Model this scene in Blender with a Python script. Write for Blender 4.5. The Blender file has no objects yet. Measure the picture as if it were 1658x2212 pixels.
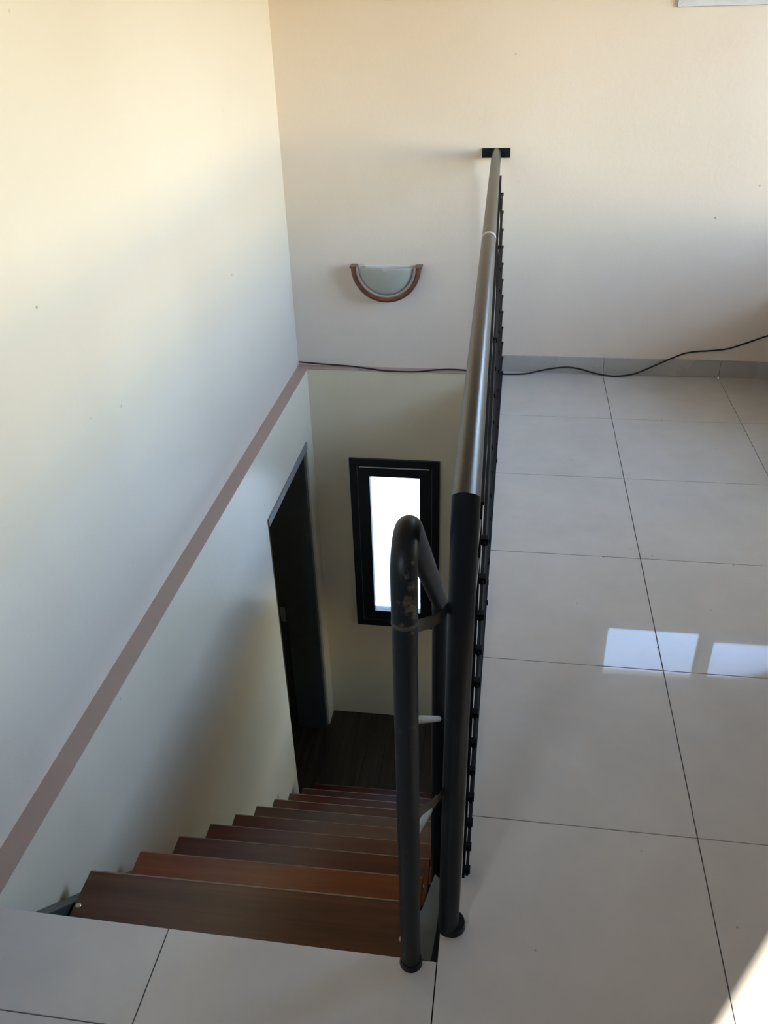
import bpy, bmesh, math, random
from mathutils import Vector, Matrix
random.seed(7)

# ------------------------------------------------------------------ camera, world, sun, exposure
scene = bpy.context.scene
col = scene.collection
cam_d = bpy.data.cameras.new('camera'); cam = bpy.data.objects.new('camera', cam_d); col.objects.link(cam)
RT = Vector((0.98946535, 0.14235264, -0.02634473)); UP = Vector((-0.05197817, 0.5191686, 0.85308982)); FW = Vector((-0.13511694, 0.84273346, -0.52109857))
m = Matrix.Identity(4)
for i in range(3):
    m[i][0], m[i][1], m[i][2] = RT[i], UP[i], -FW[i]
m.translation = Vector((0.0796149, -1.4089013, 1.7550406))
cam.matrix_world = m
cam_d.sensor_fit = 'VERTICAL'; cam_d.sensor_height = 36.0; cam_d.lens = 36.0 * 1806.125 / 2212.0
cam_d.clip_start = 0.02
scene.camera = cam

SUN_AZ = Vector((-0.593, -0.805)); SUN_EL = math.radians(37)
world = bpy.data.worlds.new('world'); scene.world = world; world.use_nodes = True
nt = world.node_tree; nt.nodes.clear()
sky = nt.nodes.new('ShaderNodeTexSky'); sky.sky_type = 'NISHITA'; sky.sun_disc = False
sky.sun_elevation = SUN_EL; sky.sun_rotation = math.atan2(SUN_AZ.x, SUN_AZ.y); sky.air_density = 1.0; sky.dust_density = 0.3
bg = nt.nodes.new('ShaderNodeBackground'); bg.inputs['Strength'].default_value = 1.5
wo = nt.nodes.new('ShaderNodeOutputWorld')
wb = nt.nodes.new('ShaderNodeMix'); wb.data_type = 'RGBA'; wb.blend_type = 'MULTIPLY'; wb.inputs[0].default_value = 1.0
wb.inputs[7].default_value = (1.12, 1.0, 0.90, 1)      # the photograph's warm white balance
nt.links.new(sky.outputs[0], wb.inputs[6]); nt.links.new(wb.outputs[2], bg.inputs[0]); nt.links.new(bg.outputs[0], wo.inputs[0])

sun_d = bpy.data.lights.new('sun', 'SUN'); sun = bpy.data.objects.new('sun', sun_d); col.objects.link(sun)
sun_d.energy = 5.0; sun_d.angle = math.radians(0.55); sun_d.color = (1.0, 0.92, 0.78)
sdir = Vector((SUN_AZ.x * math.cos(SUN_EL), SUN_AZ.y * math.cos(SUN_EL), math.sin(SUN_EL)))
sun.rotation_euler = sdir.to_track_quat('Z', 'Y').to_euler()
sun.location = sdir * 20

def portal(name, loc, direction, sx, sy):
    d = bpy.data.lights.new(name, 'AREA'); d.shape = 'RECTANGLE'; d.size = sx; d.size_y = sy; d.cycles.is_portal = True
    o = bpy.data.objects.new(name, d); col.objects.link(o); o.location = loc
    o.rotation_euler = Vector(direction).to_track_quat('-Z', 'Z').to_euler()
    return o
# sampling guides in the openings (they give off no light of their own)
portal('portal_high_window', (1.49, 3.22, 1.985), (0, -1, 0), 1.6, 0.7)
portal('portal_side_window', (2.49, 1.875, 1.52), (-1, 0, 0), 1.65, 2.1)
portal('portal_back_window', (-0.71, -2.43, 1.75), (0, 1, 0), 0.45, 0.9)
portal('portal_stair_window', (-0.545, 3.22, -1.18), (0, -1, 0), 0.7, 1.4)
portal('portal_lower_window', (2.49, 1.70, -1.90), (-1, 0, 0), 0.8, 0.6)

vs = scene.view_settings
vs.view_transform = 'Standard'; vs.look = 'None'; vs.gamma = 1.0; vs.use_curve_mapping = False
vs.exposure = 1.72
scene.cycles.use_denoising = True
scene.cycles.max_bounces = 12; scene.cycles.diffuse_bounces = 8
scene.cycles.sample_clamp_indirect = 8.0

# ------------------------------------------------------------------ helpers
def srgb(r, g, b):
    f = lambda c: (c / 255 / 12.92) if c / 255 <= 0.04045 else ((c / 255 + 0.055) / 1.055) ** 2.4
    return (f(r), f(g), f(b), 1.0)

def new_obj(name, me, mat=None, parent=None):
    o = bpy.data.objects.new(name, me); col.objects.link(o)
    if mat is not None:
        if len(me.materials) == 0: me.materials.append(mat)
    if parent is not None: o.parent = parent
    return o

def add_box(bm, lo, hi):
    x0, y0, z0 = lo; x1, y1, z1 = hi
    v = [bm.verts.new(p) for p in ((x0,y0,z0),(x1,y0,z0),(x1,y1,z0),(x0,y1,z0),(x0,y0,z1),(x1,y0,z1),(x1,y1,z1),(x0,y1,z1))]
    for f in ((3,2,1,0),(4,5,6,7),(0,1,5,4),(1,2,6,5),(2,3,7,6),(3,0,4,7)): bm.faces.new([v[i] for i in f])

def finish(bm, name, mat, parent=None, bevel=0.0, smooth=False, segs=2):
    bmesh.ops.recalc_face_normals(bm, faces=bm.faces)
    if bevel > 0:
        bmesh.ops.bevel(bm, geom=list(bm.edges), offset=bevel, segments=segs, affect='EDGES', clamp_overlap=True, profile=0.6)
    me = bpy.data.meshes.new(name); bm.to_mesh(me); bm.free()
    if smooth:
        for p in me.polygons: p.use_smooth = True
        me.set_sharp_from_angle(angle=math.radians(40))
    return new_obj(name, me, mat, parent)

def box(name, lo, hi, mat, parent=None, bevel=0.0, smooth=None):
    bm = bmesh.new(); add_box(bm, lo, hi)
    return finish(bm, name, mat, parent, bevel, bool(smooth))

def boxes(name, lst, mat, parent=None, bevel=0.0):
    bm = bmesh.new()
    for lo, hi in lst: add_box(bm, lo, hi)
    return finish(bm, name, mat, parent, bevel, False)

def prism(name, poly, axis, a, b, mat, parent=None, bevel=0.0):
    """polygon in the plane across `axis`, extruded from a to b"""
    bm = bmesh.new()
    def P(u, v, w):
        return {'x': (w, u, v), 'y': (u, w, v), 'z': (u, v, w)}[axis]
    lo = [bm.verts.new(P(u, v, a)) for u, v in poly]; hi = [bm.verts.new(P(u, v, b)) for u, v in poly]
    n = len(poly)
    bm.faces.new(lo); bm.faces.new(hi)
    for i in range(n): bm.faces.new((lo[i], lo[(i+1) % n], hi[(i+1) % n], hi[i]))
    return finish(bm, name, mat, parent, bevel, False)

def tube(name, pts, r, mat, parent=None, segs=24, taper=None):
    pts = [Vector(p) for p in pts]
    bm = bmesh.new(); rings = []
    n = len(pts)
    tang = []
    for i in range(n):
        t = (pts[min(i+1, n-1)] - pts[max(i-1, 0)]).normalized(); tang.append(t)
    ref = Vector((1, 0, 0)) if abs(tang[0].x) < 0.9 else Vector((0, 0, 1))
    u = (ref - tang[0] * ref.dot(tang[0])).normalized()
    for i in range(n):
        t = tang[i]; u = (u - t * u.dot(t)).normalized(); w = t.cross(u)
        rr = r if taper is None else r * taper[i]
        rings.append([bm.verts.new(pts[i] + (u * math.cos(2*math.pi*k/segs) + w * math.sin(2*math.pi*k/segs)) * rr) for k in range(segs)])
    for i in range(n-1):
        for k in range(segs):
            bm.faces.new((rings[i][k], rings[i][(k+1) % segs], rings[i+1][(k+1) % segs], rings[i+1][k]))
    bm.faces.new(list(reversed(rings[0]))); bm.faces.new(rings[-1])
    return finish(bm, name, mat, parent, 0, True)

def bar(name, p0, p1, wx, wz, mat, parent=None, bevel=0.0008, mesh_cache={}):
    """square or flat bar between two points; wx across X, wz across the other direction"""
    p0, p1 = Vector(p0), Vector(p1); t = (p1 - p0); L = t.length; t.normalize()
    ref = Vector((1, 0, 0)) if abs(t.x) < 0.9 else Vector((0, 1, 0))
    u = (ref - t * ref.dot(t)).normalized(); w = t.cross(u)
    key = (round(L, 4), wx, wz, mat.name)
    if key not in mesh_cache:
        bm = bmesh.new(); add_box(bm, (-wx/2, -wz/2, 0), (wx/2, wz/2, L))
        o = finish(bm, name, mat, parent, bevel, False, 1); mesh_cache[key] = o.data
    else:
        o = new_obj(name, mesh_cache[key], None, parent)
    M = Matrix((u, w, t)).transposed().to_4x4(); M.translation = p0
    o.matrix_local = M
    return o

def empty(name, loc=(0, 0, 0)):
    o = bpy.data.objects.new(name, None); col.objects.link(o); o.location = loc; o.empty_display_size = 0.1
    return o

def tag(o, label, cat, group=None):
    o['label'] = label; o['category'] = cat
    if group: o['group'] = group
    return o

def struct(o, label=None):
    o['kind'] = 'structure'
    if label: o['label'] = label
    return o

# ------------------------------------------------------------------ materials
def mat_base(name, rough=0.5, spec=0.5):
    mt = bpy.data.materials.new(name); mt.use_nodes = True
    n = mt.node_tree; b = n.nodes['Principled BSDF']
    b.inputs['Roughness'].default_value = rough
    b.inputs['Specular IOR Level'].default_value = spec
    return mt, n, b

def N(n, typ, **kw):
    nd = n.nodes.new(typ)
    for k, v in kw.items():
        if k in nd.inputs: nd.inputs[k].default_value = v
        else: setattr(nd, k, v)
    return nd

def coords(n, scale=(1, 1, 1), kind='Object'):
    tc = n.nodes.new('ShaderNodeTexCoord'); mp = n.nodes.new('ShaderNodeMapping')
    mp.inputs['Scale'].default_value = scale
    n.links.new(tc.outputs[kind], mp.inputs[0]); return mp.outputs[0]

def ramp(n, src, stops):
    r = n.nodes.new('ShaderNodeValToRGB'); e = r.color_ramp.elements
    e[0].position, e[0].color = stops[0]; e[1].position, e[1].color = stops[-1]
    for p, c in stops[1:-1]:
        x = e.new(p); x.color = c
    n.links.new(src, r.inputs[0]); return r.outputs[0]

def mix(n, fac, a, b):
    mx = n.nodes.new('ShaderNodeMix'); mx.data_type = 'RGBA'
    for sock, v in ((mx.inputs[0], fac), (mx.inputs[6], a), (mx.inputs[7], b)):
        if hasattr(v, 'links'): n.links.new(v, sock)
        else: sock.default_value = v
    return mx.outputs[2]

def plaster(name, base, alt, rough=0.55, specks=True, bump=0.06, spec=0.4, dirt=(0.18, 0.15, 0.12, 1)):
    mt, n, b = mat_base(name, rough, spec)
    c = coords(n)
    big = N(n, 'ShaderNodeTexNoise', Scale=1.3, Detail=4.0, Roughness=0.6); n.links.new(c, big.inputs['Vector'])
    colr = mix(n, ramp(n, big.outputs[0], [(0.35, (0, 0, 0, 1)), (0.7, (1, 1, 1, 1))]), base, alt)
    if specks:
        vo = N(n, 'ShaderNodeTexVoronoi', Scale=7.0); n.links.new(c, vo.inputs['Vector'])
        ns = N(n, 'ShaderNodeTexNoise', Scale=3.0, Detail=2.0); n.links.new(c, ns.inputs['Vector'])
        dot = ramp(n, vo.outputs['Distance'], [(0.028, (1, 1, 1, 1)), (0.045, (0, 0, 0, 1))])
        gate = ramp(n, ns.outputs[0], [(0.52, (0, 0, 0, 1)), (0.6, (0.7, 0.7, 0.7, 1))])
        mu = N(n, 'ShaderNodeMath', operation='MULTIPLY'); n.links.new(dot, mu.inputs[0]); n.links.new(gate, mu.inputs[1])
        colr = mix(n, mu.outputs[0], colr, dirt)
        wv = N(n, 'ShaderNodeTexNoise', Scale=2.2, Detail=8.0, Roughness=0.75); n.links.new(c, wv.inputs['Vector'])
        scuff = ramp(n, wv.outputs[0], [(0.66, (0, 0, 0, 1)), (0.8, (0.25, 0.25, 0.25, 1))])
        colr = mix(n, scuff, colr, tuple(x * 0.7 for x in base[:3]) + (1,))
    n.links.new(colr, b.inputs['Base Color'])
    fine = N(n, 'ShaderNodeTexNoise', Scale=38.0, Detail=5.0, Roughness=0.6); n.links.new(c, fine.inputs['Vector'])
    ad = N(n, 'ShaderNodeMath', operation='ADD'); n.links.new(fine.outputs[0], ad.inputs[0]); n.links.new(big.outputs[0], ad.inputs[1])
    bp = N(n, 'ShaderNodeBump', Strength=bump, Distance=0.02); n.links.new(ad.outputs[0], bp.inputs['Height'])
    n.links.new(bp.outputs[0], b.inputs['Normal'])
    return mt

def tile_mat(name, base, alt, rough=0.06):
    mt, n, b = mat_base(name, rough, 0.5)
    c = coords(n)
    oi = n.nodes.new('ShaderNodeObjectInfo')
    cl = N(n, 'ShaderNodeTexNoise', Scale=3.5, Detail=6.0, Roughness=0.65); n.links.new(c, cl.inputs['Vector'])
    colr = mix(n, ramp(n, cl.outputs[0], [(0.35, (0, 0, 0, 1)), (0.65, (1, 1, 1, 1))]), base, alt)
    mu = N(n, 'ShaderNodeMath', operation='MULTIPLY'); n.links.new(oi.outputs['Random'], mu.inputs[0]); mu.inputs[1].default_value = 0.25
    colr = mix(n, mu.outputs[0], colr, alt)
    vo = N(n, 'ShaderNodeTexVoronoi', Scale=14.0); n.links.new(c, vo.inputs['Vector'])
    ns = N(n, 'ShaderNodeTexNoise', Scale=6.0, Detail=2.0); n.links.new(c, ns.inputs['Vector'])
    dot = ramp(n, vo.outputs['Distance'], [(0.03, (1, 1, 1, 1)), (0.05, (0, 0, 0, 1))])
    gate = ramp(n, ns.outputs[0], [(0.54, (0, 0, 0, 1)), (0.6, (0.75, 0.75, 0.75, 1))])
    m2 = N(n, 'ShaderNodeMath', operation='MULTIPLY'); n.links.new(dot, m2.inputs[0]); n.links.new(gate, m2.inputs[1])
    colr = mix(n, m2.outputs[0], colr, (0.1, 0.085, 0.07, 1))
    n.links.new(colr, b.inputs['Base Color'])
    sm = N(n, 'ShaderNodeTexNoise', Scale=2.0, Detail=5.0); n.links.new(c, sm.inputs['Vector'])
    rr = N(n, 'ShaderNodeMapRange'); n.links.new(sm.outputs[0], rr.inputs[0])
    rr.inputs[3].default_value = rough * 0.7; rr.inputs[4].default_value = rough * 2.0
    n.links.new(rr.outputs[0], b.inputs['Roughness'])
    return mt

def paint_metal(name, base, worn, rough=0.35, wear=0.66, spec=0.5):
    mt, n, b = mat_base(name, rough, spec)
    c = coords(n)
    a = N(n, 'ShaderNodeTexNoise', Scale=9.0, Detail=8.0, Roughness=0.75); n.links.new(c, a.inputs['Vector'])
    f = ramp(n, a.outputs[0], [(wear, (0, 0, 0, 1)), (wear + 0.05, (1, 1, 1, 1))])
    n.links.new(mix(n, f, base, worn), b.inputs['Base Color'])
    fi = N(n, 'ShaderNodeTexNoise', Scale=70.0, Detail=4.0); n.links.new(c, fi.inputs['Vector'])
    bp = N(n, 'ShaderNodeBump', Strength=0.08, Distance=0.004); n.links.new(fi.outputs[0], bp.inputs['Height'])
    n.links.new(bp.outputs[0], b.inputs['Normal'])
    return mt

def wood_mat(name, dark, light, along='x', rough=0.21, coat=0.1):
    mt, n, b = mat_base(name, rough, 0.5)
    sc = (1.2, 22, 22) if along == 'x' else (22, 1.2, 22)
    c = coords(n, sc)
    oi = n.nodes.new('ShaderNodeObjectInfo')
    ofs = N(n, 'ShaderNodeVectorMath', operation='ADD'); n.links.new(c, ofs.inputs[0])
    sc2 = N(n, 'ShaderNodeMath', operation='MULTIPLY'); n.links.new(oi.outputs['Random'], sc2.inputs[0]); sc2.inputs[1].default_value = 37.0
    n.links.new(sc2.outputs[0], ofs.inputs[1])
    a = N(n, 'ShaderNodeTexNoise', Scale=1.0, Detail=7.0, Roughness=0.6, Distortion=0.6); n.links.new(ofs.outputs[0], a.inputs['Vector'])
    n.links.new(mix(n, ramp(n, a.outputs[0], [(0.3, (0, 0, 0, 1)), (0.7, (1, 1, 1, 1))]), dark, light), b.inputs['Base Color'])
    bp = N(n, 'ShaderNodeBump', Strength=0.07, Distance=0.003); n.links.new(a.outputs[0], bp.inputs['Height'])
    n.links.new(bp.outputs[0], b.inputs['Normal'])
    b.inputs['Specular IOR Level'].default_value = 0.45; b.inputs['Coat Weight'].default_value = coat; b.inputs['Coat Roughness'].default_value = 0.2
    return mt

def plain(name, c, rough=0.5, metal=0.0, spec=0.5, var=0.08):
    mt, n, b = mat_base(name, rough, spec)
    co = coords(n); a = N(n, 'ShaderNodeTexNoise', Scale=12.0, Detail=4.0); n.links.new(co, a.inputs['Vector'])
    d = tuple(x * (1 - 3 * var) for x in c[:3]) + (1,); l = tuple(min(1, x * (1 + 2 * var)) for x in c[:3]) + (1,)
    n.links.new(mix(n, a.outputs[0], d, l), b.inputs['Base Color']); b.inputs['Metallic'].default_value = metal
    return mt

def glass_mat(name, tint=(0.96, 0.98, 1.0, 1)):
    mt = bpy.data.materials.new(name); mt.use_nodes = True; n = mt.node_tree; n.nodes.clear()
    tr = N(n, 'ShaderNodeBsdfTransparent'); tr.inputs[0].default_value = tint
    gl = N(n, 'ShaderNodeBsdfGlossy'); gl.inputs['Roughness'].default_value = 0.02
    fr = N(n, 'ShaderNodeFresnel', IOR=1.45); ms = n.nodes.new('ShaderNodeMixShader'); out = n.nodes.new('ShaderNodeOutputMaterial')
    n.links.new(fr.outputs[0], ms.inputs[0]); n.links.new(tr.outputs[0], ms.inputs[1]); n.links.new(gl.outputs[0], ms.inputs[2]); n.links.new(ms.outputs[0], out.inputs[0])
    return mt

M = {}
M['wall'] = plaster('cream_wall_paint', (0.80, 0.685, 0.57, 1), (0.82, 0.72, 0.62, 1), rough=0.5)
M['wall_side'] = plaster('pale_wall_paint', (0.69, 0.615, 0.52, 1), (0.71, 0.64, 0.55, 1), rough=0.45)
M['lower_left'] = plaster('pale_green_gloss_paint', (0.80, 0.73, 0.57, 1), (0.83, 0.77, 0.62, 1), rough=0.3, bump=0.05)
M['lower_far'] = plaster('olive_cream_paint', (0.80, 0.69, 0.49, 1), (0.83, 0.73, 0.53, 1), rough=0.5)
M['ledge'] = plaster('pink_ledge_paint', (0.40, 0.30, 0.25, 1), (0.45, 0.34, 0.285, 1), rough=0.6, dirt=(0.1, 0.07, 0.05, 1))
M['tan_wall'] = plaster('tan_wall_paint', (0.42, 0.33, 0.24, 1), (0.46, 0.37, 0.27, 1), rough=0.6)
M['back_wall'] = plaster('brown_back_wall_paint', (0.20, 0.14, 0.09, 1), (0.24, 0.17, 0.11, 1), rough=0.6)
M['ceiling'] = plaster('white_ceiling_paint', (0.50, 0.40, 0.29, 1), (0.54, 0.44, 0.32, 1), rough=0.7, specks=False)
M['tile'] = tile_mat('polished_porcelain', (0.50, 0.487, 0.46, 1), (0.56, 0.547, 0.52, 1), 0.022)
M['skirt'] = tile_mat('skirting_porcelain', (0.42, 0.41, 0.37, 1), (0.46, 0.44, 0.41, 1), rough=0.2)
M['grout'] = plain('dark_grout', (0.05, 0.045, 0.04, 1), 0.9)
M['black'] = paint_metal('black_paint', (0.008, 0.010, 0.012, 1), (0.03, 0.026, 0.02, 1), 0.36, 0.70, 0.18)
M['post_worn'] = paint_metal('scuffed_black_paint', (0.010, 0.012, 0.014, 1), (0.085, 0.072, 0.055, 1), 0.42, 0.59, 0.2)
M['rail'] = paint_metal('grey_worn_paint', (0.020, 0.020, 0.021, 1), (0.05, 0.047, 0.043, 1), 0.31, 0.62, 0.36)
M['rod'] = plain('matt_black_rod_paint', (0.008, 0.008, 0.009, 1), 0.6, 0.0, 0.08)
M['weld'] = plain('bare_weld', (0.45, 0.45, 0.47, 1), 0.35, 0.6)
M['bar_dusty'] = plain('dusty_bar', (0.30, 0.27, 0.22, 1), 0.6)
M['tie'] = plain('brown_black_tie', (0.045, 0.04, 0.034, 1), 0.45)
M['steel'] = plain('grey_green_steel', (0.085, 0.10, 0.10, 1), 0.45)
M['stringer'] = plain('dark_stringer_paint', (0.05, 0.06, 0.06, 1), 0.45)
M['treads'] = [wood_mat('tread_brown', (0.056, 0.020, 0.009, 1), (0.115, 0.044, 0.020, 1)),
               wood_mat('tread_orange', (0.15, 0.034, 0.007, 1), (0.27, 0.070, 0.014, 1)),
               wood_mat('tread_red', (0.060, 0.013, 0.006, 1), (0.12, 0.026, 0.011, 1))]
M['worn'] = plain('worn_highlight_wood', (0.30, 0.19, 0.12, 1), 0.45, var=0.12)  # pale tone for worn nosings, with their bright highlight painted in
M['floorwood'] = wood_mat('dark_floor_planks', (0.018, 0.013, 0.009, 1), (0.06, 0.045, 0.032, 1), 'y', 0.4, 0.1)
M['frame_black'] = plain('black_window_frame', (0.012, 0.014, 0.016, 1), 0.35)
M['frame_white'] = plain('white_window_frame', (0.72, 0.74, 0.76, 1), 0.35)
M['door_dark'] = plain('dark_steel_frame', (0.055, 0.064, 0.068, 1), 0.38)
M['door_grey'] = plain('grey_frame_head', (0.25, 0.26, 0.25, 1), 0.5)
M['chrome'] = plain('dull_chrome', (0.55, 0.55, 0.55, 1), 0.3, 1.0)
M['glass'] = glass_mat('clear_glass')
M['frost'] = plain('frosted_lamp_glass', (0.42, 0.42, 0.37, 1), 0.3, 0.0, 0.5, 0.03)
M['lampwood'] = wood_mat('red_brown_lamp_rim', (0.10, 0.03, 0.015, 1), (0.22, 0.075, 0.04, 1), 'x', 0.35)
M['bead'] = plain('grey_bead', (0.36, 0.30, 0.26, 1), 0.4)
M['cable'] = plain('black_cable_rubber', (0.014, 0.013, 0.012, 1), 0.45)
M['screw'] = plain('brass_screw', (0.62, 0.52, 0.42, 1), 0.35, 0.7)
M['ground'] = plain('pale_concrete_ground', (0.20, 0.20, 0.195, 1), 0.8)
M['concrete'] = plain('rough_concrete', (0.30, 0.29, 0.27, 1), 0.85)

# ------------------------------------------------------------------ setting
XL, XLL, XR = -1.09, -1.03, 2.26       # upper left wall, lower left wall, right wall
YF, YFL, YB = 2.976, 2.925, -2.20      # far wall, lower far wall, back wall
ZC, ZL = 2.60, -2.64                   # ceiling, lower floor
HY0 = -0.385                           # near edge of the stair hole

def wall_holes_y(name, x0, x1, y0, y1, z0, z1, holes, mat):
    """wall across X with rectangular holes (hx0,hx1,hz0,hz1), sorted by x"""
    L = []; x = x0
    for a, b, c, d in holes:
        L.append(((x, y0, z0), (a, y1, z1)))
        if c > z0: L.append(((a, y0, z0), (b, y1, c)))
        if d < z1: L.append(((a, y0, d), (b, y1, z1)))
        x = b
    L.append(((x, y0, z0), (x1, y1, z1)))
    return struct(boxes(name, L, mat))

def wall_holes_x(name, x0, x1, y0, y1, z0, z1, holes, mat):
    L = []; y = y0
    for a, b, c, d in holes:
        L.append(((x0, y, z0), (x1, a, z1)))
        if c > z0: L.append(((x0, a, z0), (x1, b, c)))
        if d < z1: L.append(((x0, a, d), (x1, b, z1)))
        y = b
    L.append(((x0, y, z0), (x1, y1, z1)))
    return struct(boxes(name, L, mat))

struct(box('ground', (-30, -30, -2.95), (30, 30, -2.90), M['ground']), 'pale ground outside')
wall_holes_y('wall_far', XL - 0.2, XR + 0.2, YF, YF + 0.2, 0.0, ZC, [(0.735, 2.245, 1.70, 2.27)], M['wall'])
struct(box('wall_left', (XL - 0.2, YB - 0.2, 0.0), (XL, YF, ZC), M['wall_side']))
wall_holes_x('wall_right', XR, XR + 0.2, YB - 0.2, YF, 0.0, ZC, [(0.90, 2.85, 0.78, 2.26)], M['tan_wall'])
wall_holes_y('wall_back', XL, XR, YB - 0.2, YB, 0.0, ZC, [(-0.875, -0.55, 1.35, 2.15)], M['back_wall'])
struct(box('ceiling', (XL - 0.2, YB - 0.2, ZC), (XR + 0.2, YF + 0.2, ZC + 0.15), M['ceiling']))
# lower storey
wall_holes_y('wall_far_lower', XLL - 0.27, XR + 0.2, YFL, YF + 0.2, -2.90, -0.20, [(-0.812, -0.277, -1.805, -0.558)], M['lower_far'])
struct(box('wall_far_upstand', (XLL - 0.27, YFL, -0.20), (0.0, YF + 0.2, -0.004), M['lower_far']))
wall_holes_x('wall_left_lower', XLL - 0.27, XLL, YB - 0.2, YFL, -2.90, -0.004, [(1.92, 2.78, -2.70, -0.385)], M['lower_left'])
wall_holes_x('wall_right_lower', XR, XR + 0.2, YB - 0.2, YFL, -2.90, -0.20, [(1.45, 1.95, -2.25, -1.55)], M['lower_far'])
struct(box('wall_back_lower', (XLL, YB - 0.2, -2.90), (XR, YB, -0.20), M['lower_far']))
struct(boxes('wall_closet', [((-2.3, 1.40, -2.9), (XLL - 0.27, 1.55, -0.25)), ((-2.3, 2.95, -2.9), (XLL - 0.27, 3.10, -0.25)), ((-2.45, 1.40, -2.9), (-2.3, 3.10, -0.25)),
        ((-2.45, 1.40, -0.25), (XLL - 0.27, 3.10, -0.15))], M['lower_far']))
struct(box('shade_block', (1.52, 2.35, 0.0), (XR, YF, 0.50), wood_mat('brown_block', (0.10, 0.05, 0.025, 1), (0.16, 0.08, 0.04, 1)), bevel=0.004))  # added brown block, out of view, to shade the far right corner
# painted ledges on top of the thicker lower walls
struct(box('trim_1', (XL, HY0 + 0.0005, -0.004), (XLL + 0.004, YF, 0.0), M['ledge'], bevel=0.0015), 'pink painted ledge along the left stair wall')
struct(box('trim_2', (XLL + 0.0045, YFL - 0.003, -0.004), (0.0, YF, 0.0), M['ledge'], bevel=0.0015), 'narrow pink ledge under the wall lamp')

# upper floor: slab with the tiles laid on it, each tile an object
floor = struct(boxes('floor', [((0.0, YB, -0.20), (XR, YF, -0.012)), ((XL, YB, -0.20), (0.0, HY0 - 0.002, -0.012))], M['grout']))
J = 0.0013
def tile(x0, x1, y0, y1):
    o = box('floor_tile', (x0 + J, y0 + J, -0.012), (x1 - J, y1 - J, 0.0), M['tile'], floor, bevel=0.0008)
    return o
ys = [YB] + [0.6 * k for k in range(-3, 5)] + [YF]
xs_r = [0.0, 0.6, 1.2, 1.8, XR]
for i in range(len(xs_r) - 1):
    for j in range(len(ys) - 1):
        tile(xs_r[i], xs_r[i + 1], ys[j], ys[j + 1])
for (x0, x1) in ((XL, -0.6), (-0.6, 0.0)):
    for y0, y1 in ((YB, -1.8), (-1.8, -1.2), (-1.2, -0.6), (-0.6, HY0)):
        tile(x0, x1, y0, y1)
# skirting tiles along the far wall
sk = struct(empty('baseboard_far', (0, YF, 0)), 'low grey tile skirting along the far wall')
for x0, x1 in ((0.0, 0.6), (0.6, 1.2), (1.2, 1.8), (1.8, XR)):
    box('skirting_tile', (x0 + 0.001, -0.011, 0.0005), (x1 - 0.001, 0.0, 0.092), M['skirt'], sk, bevel=0.001)

# lower floor: dark planks
floor_l = struct(box('floor_lower', (-2.3, YB, -2.90), (XR, YFL, ZL - 0.012), M['grout']))
x = -2.3; k = 0
while x < XR - 0.02:
    x1 = min(x + 0.13, XR)
    segs_y = [YB, (-0.9, -0.2, 0.6)[k % 3], (1.5, 2.2, 1.9)[k % 3], YFL]
    for a, b in zip(segs_y[:-1], segs_y[1:]):
        box('plank', (x + 0.001, a + 0.001, ZL - 0.012), (x1 - 0.001, b - 0.001, ZL), M['floorwood'], floor_l, bevel=0.0012)
    x = x1; k += 1

# ---- high sliding window of the far wall (seen directly only at its bottom edge, mirrored in the floor tiles)
w1 = struct(empty('window_1', (1.49, YF, 1.70)), 'white framed high window in the far wall')
w1.location = (0, 0, 0)
def mitred(name, x0, x1, z0, z1, w, y0, y1, mat, parent, wl=None):
    """four mitred members of a rectangular frame"""
    wl = wl or w
    for poly in ([(x0, z0), (x1, z0), (x1 - wl, z0 + w), (x0 + wl, z0 + w)], [(x0, z1), (x1, z1), (x1 - wl, z1 - w), (x0 + wl, z1 - w)],
                 [(x0, z0), (x0 + wl, z0 + w), (x0 + wl, z1 - w), (x0, z1)], [(x1, z0), (x1 - wl, z0 + w), (x1 - wl, z1 - w), (x1, z1)]):
        prism(name, poly, 'y', y0, y1, mat, parent, 0.0012)
mitred('window_frame', 0.736, 2.244, 1.701, 2.269, 0.04, YF - 0.012, YF + 0.11, M['frame_white'], w1)
mitred('sash', 0.777, 1.472, 1.742, 2.228, 0.028, YF + 0.065, YF + 0.09, M['frame_white'], w1, wl=0.06)
mitred('sash', 1.452, 2.203, 1.742, 2.228, 0.09, YF + 0.03, YF + 0.055, M['frame_white'], w1, wl=0.05)
box('pane', (0.835, YF + 0.075, 1.768), (1.414, YF + 0.079, 2.202), M['glass'], w1)
box('pane', (1.50, YF + 0.04, 1.83), (2.155, YF + 0.044, 2.140), M['glass'], w1)

# ---- side window of the right wall and window of the lower room: frames and glass
def side_window(n, y0, y1, z0, z1, mat):
    w = struct(empty('window_%d' % n))
    for lo, hi in (((XR + 0.05, y0, z0), (XR + 0.11, y1, z0 + 0.05)), ((XR + 0.05, y0, z1 - 0.05), (XR + 0.11, y1, z1)), ((XR + 0.05, y0, z0 + 0.05), (XR + 0.11, y0 + 0.05, z1 - 0.05)),
                   ((XR + 0.05, y1 - 0.05, z0 + 0.05), (XR + 0.11, y1, z1 - 0.05)), ((XR + 0.05, (y0 + y1) / 2 - 0.03, z0 + 0.05), (XR + 0.11, (y0 + y1) / 2 + 0.03, z1 - 0.05))):
        box('window_frame', lo, hi, mat, w, 0.003)
    mid = (y0 + y1) / 2
    box('pane', (XR + 0.078, y0 + 0.045, z0 + 0.045), (XR + 0.082, mid - 0.025, z1 - 0.045), M['glass'], w)
    box('pane', (XR + 0.078, mid + 0.025, z0 + 0.045), (XR + 0.082, y1 - 0.045, z1 - 0.045), M['glass'], w)
    return w
side_window(2, 0.90, 2.85, 0.78, 2.26, M['frame_white'])
side_window(3, 1.45, 1.95, -2.25, -1.55, M['frame_black'])

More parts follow.
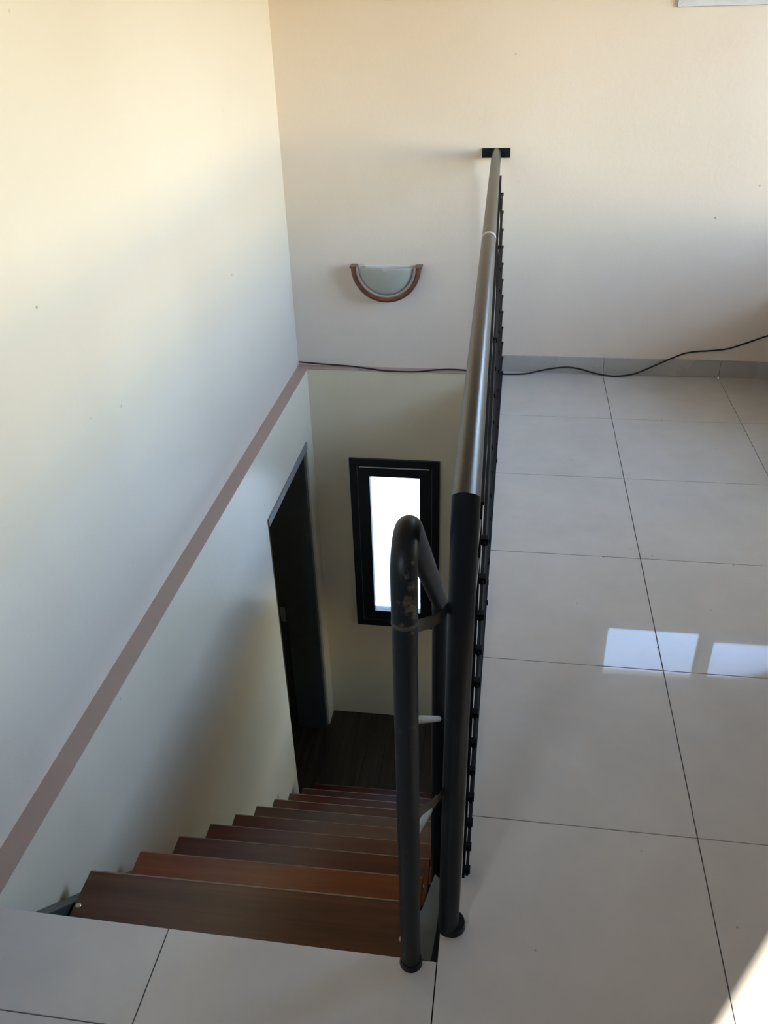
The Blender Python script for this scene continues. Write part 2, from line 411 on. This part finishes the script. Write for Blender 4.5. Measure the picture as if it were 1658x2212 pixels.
# ---- narrow black casement window in the stairwell
w4 = struct(empty('window_4'), 'narrow black casement window at the foot of the stairs')
mitred('casing', -0.815, -0.274, -1.808, -0.555, 0.045, YFL - 0.018, YFL + 0.06, M['frame_black'], w4)
mitred('sash', -0.768, -0.321, -1.761, -0.602, 0.072, YFL - 0.010, YFL + 0.045, M['frame_black'], w4)
box('pane', (-0.70, YFL + 0.018, -1.70), (-0.39, YFL + 0.024, -0.665), M['glass'], w4)
box('glazing_bead', (-0.755, YFL - 0.0145, -0.612), (-0.335, YFL - 0.0095, -0.606), M['frame_white'], w4)
hd = box('handle_plate', (-0.372, YFL - 0.016, -1.30), (-0.350, YFL - 0.0095, -1.20), M['chrome'], w4, 0.002)
tube('handle', [(-0.361, YFL - 0.014, -1.235), (-0.361, YFL - 0.045, -1.235), (-0.364, YFL - 0.052, -1.245), (-0.366, YFL - 0.052, -1.34)], 0.007, M['chrome'], hd, 12)

# ---- dark steel door frame in the lower left wall
d1 = struct(empty('door_1'), 'dark steel door frame open to the next room')
box('frame_jamb', (XLL - 0.215, 2.735, ZL), (XLL - 0.012, 2.78, -0.435), M['door_dark'], d1, 0.002)
box('frame_jamb', (XLL - 0.215, 1.92, ZL), (XLL - 0.012, 1.955, -0.435), M['door_dark'], d1, 0.002)
rb = box('rebate', (XLL - 0.27, 2.752, ZL), (XLL - 0.215, 2.78, -0.435), M['door_dark'], d1, 0.002)
sp = box('strike_plate', (XLL - 0.262, 2.748, -1.70), (XLL - 0.228, 2.7525, -1.585), M['chrome'], rb, 0.001)
box('frame_head', (XLL - 0.215, 1.955, -0.435), (XLL - 0.012, 2.735, -0.385), M['door_dark'], d1, 0.002)
box('head_trim', (XLL - 0.02, 1.93, -0.43), (XLL + 0.006, 2.775, -0.388), M['door_grey'], d1, 0.002)

# ------------------------------------------------------------------ staircase
stair = tag(empty('staircase', (-0.53, HY0, 0)), 'steep open staircase of varnished wooden treads going down to the dark floor', 'staircase')
stair.location = (0, 0, 0)
TL, TR = -0.969, -0.085
G0, GZ, STEP = -0.108, -0.2447, 0.24
order = [0, 1, 2, 2, 2, 0, 2, 2, 0, 2]
screw_me = None
for k in range(10):
    yn = G0 + STEP * k; z = GZ - STEP * k
    depth = 0.262
    w = TR - TL
    bm = bmesh.new(); add_box(bm, (0, -depth, -0.038), (w, 0, 0))
    t = finish(bm, 'tread', M['treads'][order[k]], stair, 0.004, False, 2)
    t.location = (TL, yn, z); t.rotation_euler = (0, 0, math.radians(1.05))
    box('worn_highlight', (0.004, -0.0035, -0.0025), (w - 0.004, 0.0003, 0.0003), M['worn'], t)  # thin pale strip: worn nosing plus its edge highlight put into the colour
    for sx in (0.012, w - 0.02):
        if screw_me is None:
            bm = bmesh.new(); bmesh.ops.create_cone(bm, cap_ends=True, segments=12, radius1=0.0085, radius2=0.006, depth=0.003)
            s = finish(bm, 'screw', M['screw'], t, 0, True); screw_me = s.data
        else: s = new_obj('screw', screw_me, None, t)
        s.location = (sx, -0.105, 0.0012)
def stringer(x0, x1, c):
    top = lambda y: c - y
    ya, yb = HY0 + 0.012, 2.30
    zb = ZL + 0.0005
    poly = [(ya, top(ya)), (-zb + c, zb), (-zb + c - 0.26, zb), (ya, top(ya) - 0.24)]
    return prism('stringer', poly, 'x', x0, x1, M['stringer'], stair, 0.003)
s = stringer(-1.012, -0.975, -0.452)
s = stringer(-0.078, -0.034, -0.452)
for k in range(10):
    yn = G0 + STEP * k; z = GZ - STEP * k - 0.0385
    for xa, xb in ((-0.9745, -0.93), (-0.125, -0.0785)):
        box('tread_bracket', (xa, yn - 0.20, z - 0.03), (xb, yn - 0.05, z - 0.001), M['stringer'], stair, 0.001)
prism('landing_plate', [(-0.078, -0.380), (-0.014, -0.380), (-0.007, -0.300), (-0.006, -0.185), (-0.024, -0.168), (-0.044, -0.258), (-0.078, -0.33)], 'z', -0.022, -0.010, M['steel'], stair, 0.0015)

# ------------------------------------------------------------------ railings
# landing railing: stout post, long handrail to the far wall, panel of thin rods
lr = tag(empty('landing_railing'), 'long grey handrail on a stout black post with thin rods, running to the far wall', 'railing')
P0, P1 = Vector((0.018, -0.306, -0.001)), Vector((0.030, -0.306, 1.104))
post = tube('post', [P0, P1], 0.0225, M['black'], lr, 32)
for v in post.data.vertices:
    if v.co.z > 0.5: v.co.z = 1.106 - (v.co.y + 0.306)          # mitred top
bm = bmesh.new(); bmesh.ops.create_cone(bm, cap_ends=True, segments=28, radius1=0.0300, radius2=0.0285, depth=0.016)
o = finish(bm, 'base_collar', M['black'], post, 0.0, True); o.location = (0.025, -0.299, 0.0085)
H0, H1 = Vector((0.030, -0.306, 1.106)), Vector((-0.019, YF - 0.0065, 1.116))
hr = tube('handrail', [H0, H0 + (H1 - H0) * 0.015, H0 + (H1 - H0) * 0.5, H1], 0.0222, M['rail'], lr, 40)
for v in hr.data.vertices:
    if v.co.y < -0.30: v.co.y = -0.306 - (v.co.z - 1.106)       # mitred end
def along(y): return H0 + (H1 - H0) * ((y - H0.y) / (H1.y - H0.y))
tube('joint_band', [along(1.27), along(1.295)], 0.0229, M['weld'], hr, 40)
box('wall_plate', (-0.088, YF - 0.0065, 1.094), (0.048, YF - 0.0003, 1.138), M['black'], lr, 0.001)
def px(y, z):
    """the rod panel is slightly skewed: pinned under the rail at the wall"""
    u = (y + 0.17) / (2.90 + 0.17); v = z / 1.0
    near = 0.047 + 0.007 * v; far = 0.058 - 0.046 * v
    return near + (far - near) * u
nrod = 12
ups = (-0.17, 0.85, 1.87, 2.89)
for yu in ups:
    bar('upright', (px(yu, 0.004) - 0.004, yu, 0.0045), (px(yu, 1.02) - 0.004, yu, 1.02), 0.006, 0.026, M['rod'], lr)
bar('top_bar', (px(-0.17, 1.02) - 0.004, -0.182, 1.023), (px(2.89, 1.02) - 0.004, 2.902, 1.023), 0.010, 0.006, M['rod'], lr)
clip_me = None
for i in range(nrod):
    z = 0.022 + 0.0836 * i
    bar('rod', (px(-0.19, z) + 0.004, -0.185, z), (px(2.905, z) + 0.004, 2.905, z), 0.007, 0.007, M['rod'], lr)
    for yu in ups:
        if clip_me is None:
            c = box('clip', (-0.0065, -0.008, -0.0065), (0.0065, 0.008, 0.0065), M['rod'], lr, 0.001); clip_me = c.data
        else: c = new_obj('clip', clip_me, None, lr)
        c.location = (px(yu, z) + 0.0045, yu, z)
for z in (0.905, 0.985):
    bar('tab', (0.047, -0.306, z), (0.050, -0.165, z), 0.004, 0.016, M['tie'], lr)
for yu in ups[1:]:
    p = along(yu); bar('hanger', (p.x + 0.004, yu, 1.02), (p.x + 0.004, yu, 1.092), 0.006, 0.026, M['rod'], lr)

# stair railing: inverted U that follows the slope, tied to the stout post
sr = tag(empty('stair_railing'), 'short sloping black tube railing with scuffed paint at the head of the stairs', 'railing')
PX, PY = -0.056, -0.393
zb, r = 1.015, 0.047
path = [(PX, PY, 0.93)]
yc = PY + r
for a in range(0, 136, 9):
    th = math.radians(180 - a); path.append((PX, yc + r * math.cos(th), zb + r * math.sin(th)))
ye, ze = path[-1][1], path[-1][2]
yB = 0.302
r2 = 0.06
# bend back to vertical at the lower post
zB = ze - (yB - ye)
t0 = r2 * math.tan(math.radians(22.5))
c2 = (yB - r2, None)
sx = (PX, yB - t0 * math.sin(math.radians(45)), zB + t0 * math.sin(math.radians(45)))
lower = [sx]
for a in range(9, 46, 9):
    # circle centre lies left of the path (towards -y, below)
    cy, cz = yB - r2, zB - t0
    th = math.radians(45 - a); lower.append((PX, cy + r2 * math.cos(th), cz + r2 * math.sin(th)))
p1 = tube('post', [(PX + 0.001, PY, 0.0005), (PX, PY, 0.93)], 0.0208, M['post_worn'], sr, 28)
bm = bmesh.new(); bmesh.ops.create_cone(bm, cap_ends=True, segments=24, radius1=0.0245, radius2=0.0225, depth=0.016)
o = finish(bm, 'base_collar', M['black'], p1, 0.0, True); o.location = (PX + 0.001, PY, 0.0085)
mid = [tuple(Vector(path[-1]).lerp(Vector(sx), f)) for f in (0.33, 0.66)]
tube('handrail', path + mid + lower, 0.0212, M['post_worn'], sr, 28)
lp = lower[-1]
tube('post', [lp, (PX, yB, -0.7535)], 0.0205, M['black'], sr, 28)
tube('joint_band', [(PX, PY, 0.926), (PX, PY, 0.934)], 0.0218, M['tie'], sr, 28)
for z0 in (0.715, 0.390):
    tube('cross_bar', [(PX, PY + 0.018, z0 - 0.018), (PX, yB - 0.018, z0 - (yB - PY) + 0.018)], 0.0085, M['bar_dusty'], sr, 14)
for z in (0.905, 0.465):
    pts = [(PX + 0.019, PY + 0.004, z + 0.012), (PX + 0.035, PY + 0.035, z - 0.004), (PX + 0.052, PY + 0.062, z - 0.012), (0.006, -0.312, z - 0.006)]
    bm = bmesh.new(); prev = None
    for (a, b, c_) in pts:
        q = [bm.verts.new((a + dx, b + dy, c_ + dz)) for dx, dy, dz in ((-0.002, -0.004, -0.011), (0.002, 0.004, -0.011), (0.002, 0.004, 0.011), (-0.002, -0.004, 0.011))]
        if prev:
            for i in range(4): bm.faces.new((prev[i], prev[(i+1) % 4], q[(i+1) % 4], q[i]))
        else: bm.faces.new(q)
        prev = q
    bm.faces.new(list(reversed(prev)))
    finish(bm, 'tie_strap', M['tie'], sr)

# ------------------------------------------------------------------ wall lamp
lamp = tag(empty('wall_lamp', (-0.566, YF, 0.572)), 'half round wall lamp of frosted glass with a red-brown wooden rim', 'lamp')
def arc_band(name, r0, r1, y0, y1, mat, parent, a0=180, a1=360, n=36, lip=0.0):
    bm = bmesh.new(); rings = []
    for i in range(n + 1):
        th = math.radians(a0 + (a1 - a0) * i / n); c_, s_ = math.cos(th), math.sin(th)
        rings.append([bm.verts.new((rr * c_, yy, rr * s_)) for rr, yy in ((r0, y0), (r1, y0), (r1, y1), ((r0 + r1) / 2, y1 - lip), (r0, y1))])
    for i in range(n):
        for j in range(5): bm.faces.new((rings[i][j], rings[i][(j+1) % 5], rings[i+1][(j+1) % 5], rings[i+1][j]))
    bm.faces.new(rings[0]); bm.faces.new(list(reversed(rings[-1])))
    return finish(bm, name, mat, parent, 0, True)
arc_band('rim', 0.158, 0.183, -0.002, -0.062, M['lampwood'], lamp, lip=0.006)
arc_band('bead', 0.145, 0.158, -0.030, -0.066, M['bead'], lamp, lip=0.003)
bm = bmesh.new(); nr, na = 8, 36; grid = []
for i in range(nr + 1):
    rr = 0.147 * i / nr; row = []
    for j in range(na + 1):
        th = math.radians(180 + 180 * j / na)
        row.append(bm.verts.new((rr * math.cos(th), -0.052 - 0.03 * (1 - (rr / 0.147) ** 2) , rr * math.sin(th))))
    grid.append(row)
for i in range(nr):
    for j in range(na): bm.faces.new((grid[i][j], grid[i+1][j], grid[i+1][j+1], grid[i][j+1]))
bmesh.ops.remove_doubles(bm, verts=bm.verts, dist=1e-5)
gl = finish(bm, 'glass_shade', M['frost'], lamp, 0, True)
so = gl.modifiers.new('thick', 'SOLIDIFY'); so.thickness = 0.004; so.offset = 1
box('back_plate', (-0.12, -0.008, -0.12), (0.12, -0.001, -0.005), M['frame_white'], lamp, 0.002)
for sxx in (-1, 1):
    box('rim_end', (sxx * 0.173 - 0.017, -0.064, -0.004), (sxx * 0.173 + 0.017, -0.001, 0.004), M['lampwood'], lamp, 0.0015)
for (ax, az) in ((-0.165, -0.045), (0.165, -0.045), (0.0, -0.170)):
    bm = bmesh.new(); bmesh.ops.create_uvsphere(bm, u_segments=10, v_segments=6, radius=0.006)
    o = finish(bm, 'screw', M['chrome'], lamp, 0, True); o.location = (ax, -0.060, az)

# ------------------------------------------------------------------ cable lying along the far wall
cab = [(-1.082, 2.958, .024), (-.935, 2.964, .012), (-.776, 2.958, .007), (-.66, 2.932, .005), (-.56, 2.915, .003), (-.41, 2.914, .004), (-.30, 2.945, .006), (-.20, 2.957, .006),
       (-.10, 2.945, .005), (.0, 2.925, .005), (.064, 2.915, .005), (.176, 2.925, .005), (.24, 2.948, .010), (.30, 2.958, .021), (.36, 2.9595, .032), (.42, 2.9595, .036), (.48, 2.9585, .028), (.547, 2.957, .010), (.61, 2.940, .005),
       (.667, 2.932, .005), (.73, 2.944, .008), (.79, 2.956, .022), (.90, 2.958, .080), (.96, 2.9605, .110), (1.01, 2.966, .130), (1.07, 2.9695, .140), (1.125, 2.9695, .145), (1.216, 2.9695, .158), (1.30, 2.9695, .190), (1.402, 2.9695, .233), (1.512, 2.9695, .272)]
def catmull(P, n=6):
    P = [Vector(p) for p in P]; out = []
    for i in range(len(P) - 1):
        a, b, c_, d = P[max(i-1, 0)], P[i], P[i+1], P[min(i+2, len(P)-1)]
        for j in range(n):
            t = j / n
            out.append(0.5 * ((2*b) + (c_-a)*t + (2*a-5*b+4*c_-d)*t*t + (3*b-a-3*c_+d)*t**3))
    out.append(P[-1]); return out
cb = tube('power_cable', catmull(cab), 0.0042, M['cable'], None, 10)
tag(cb, 'thin black cable snaking along the foot of the far wall', 'cable')
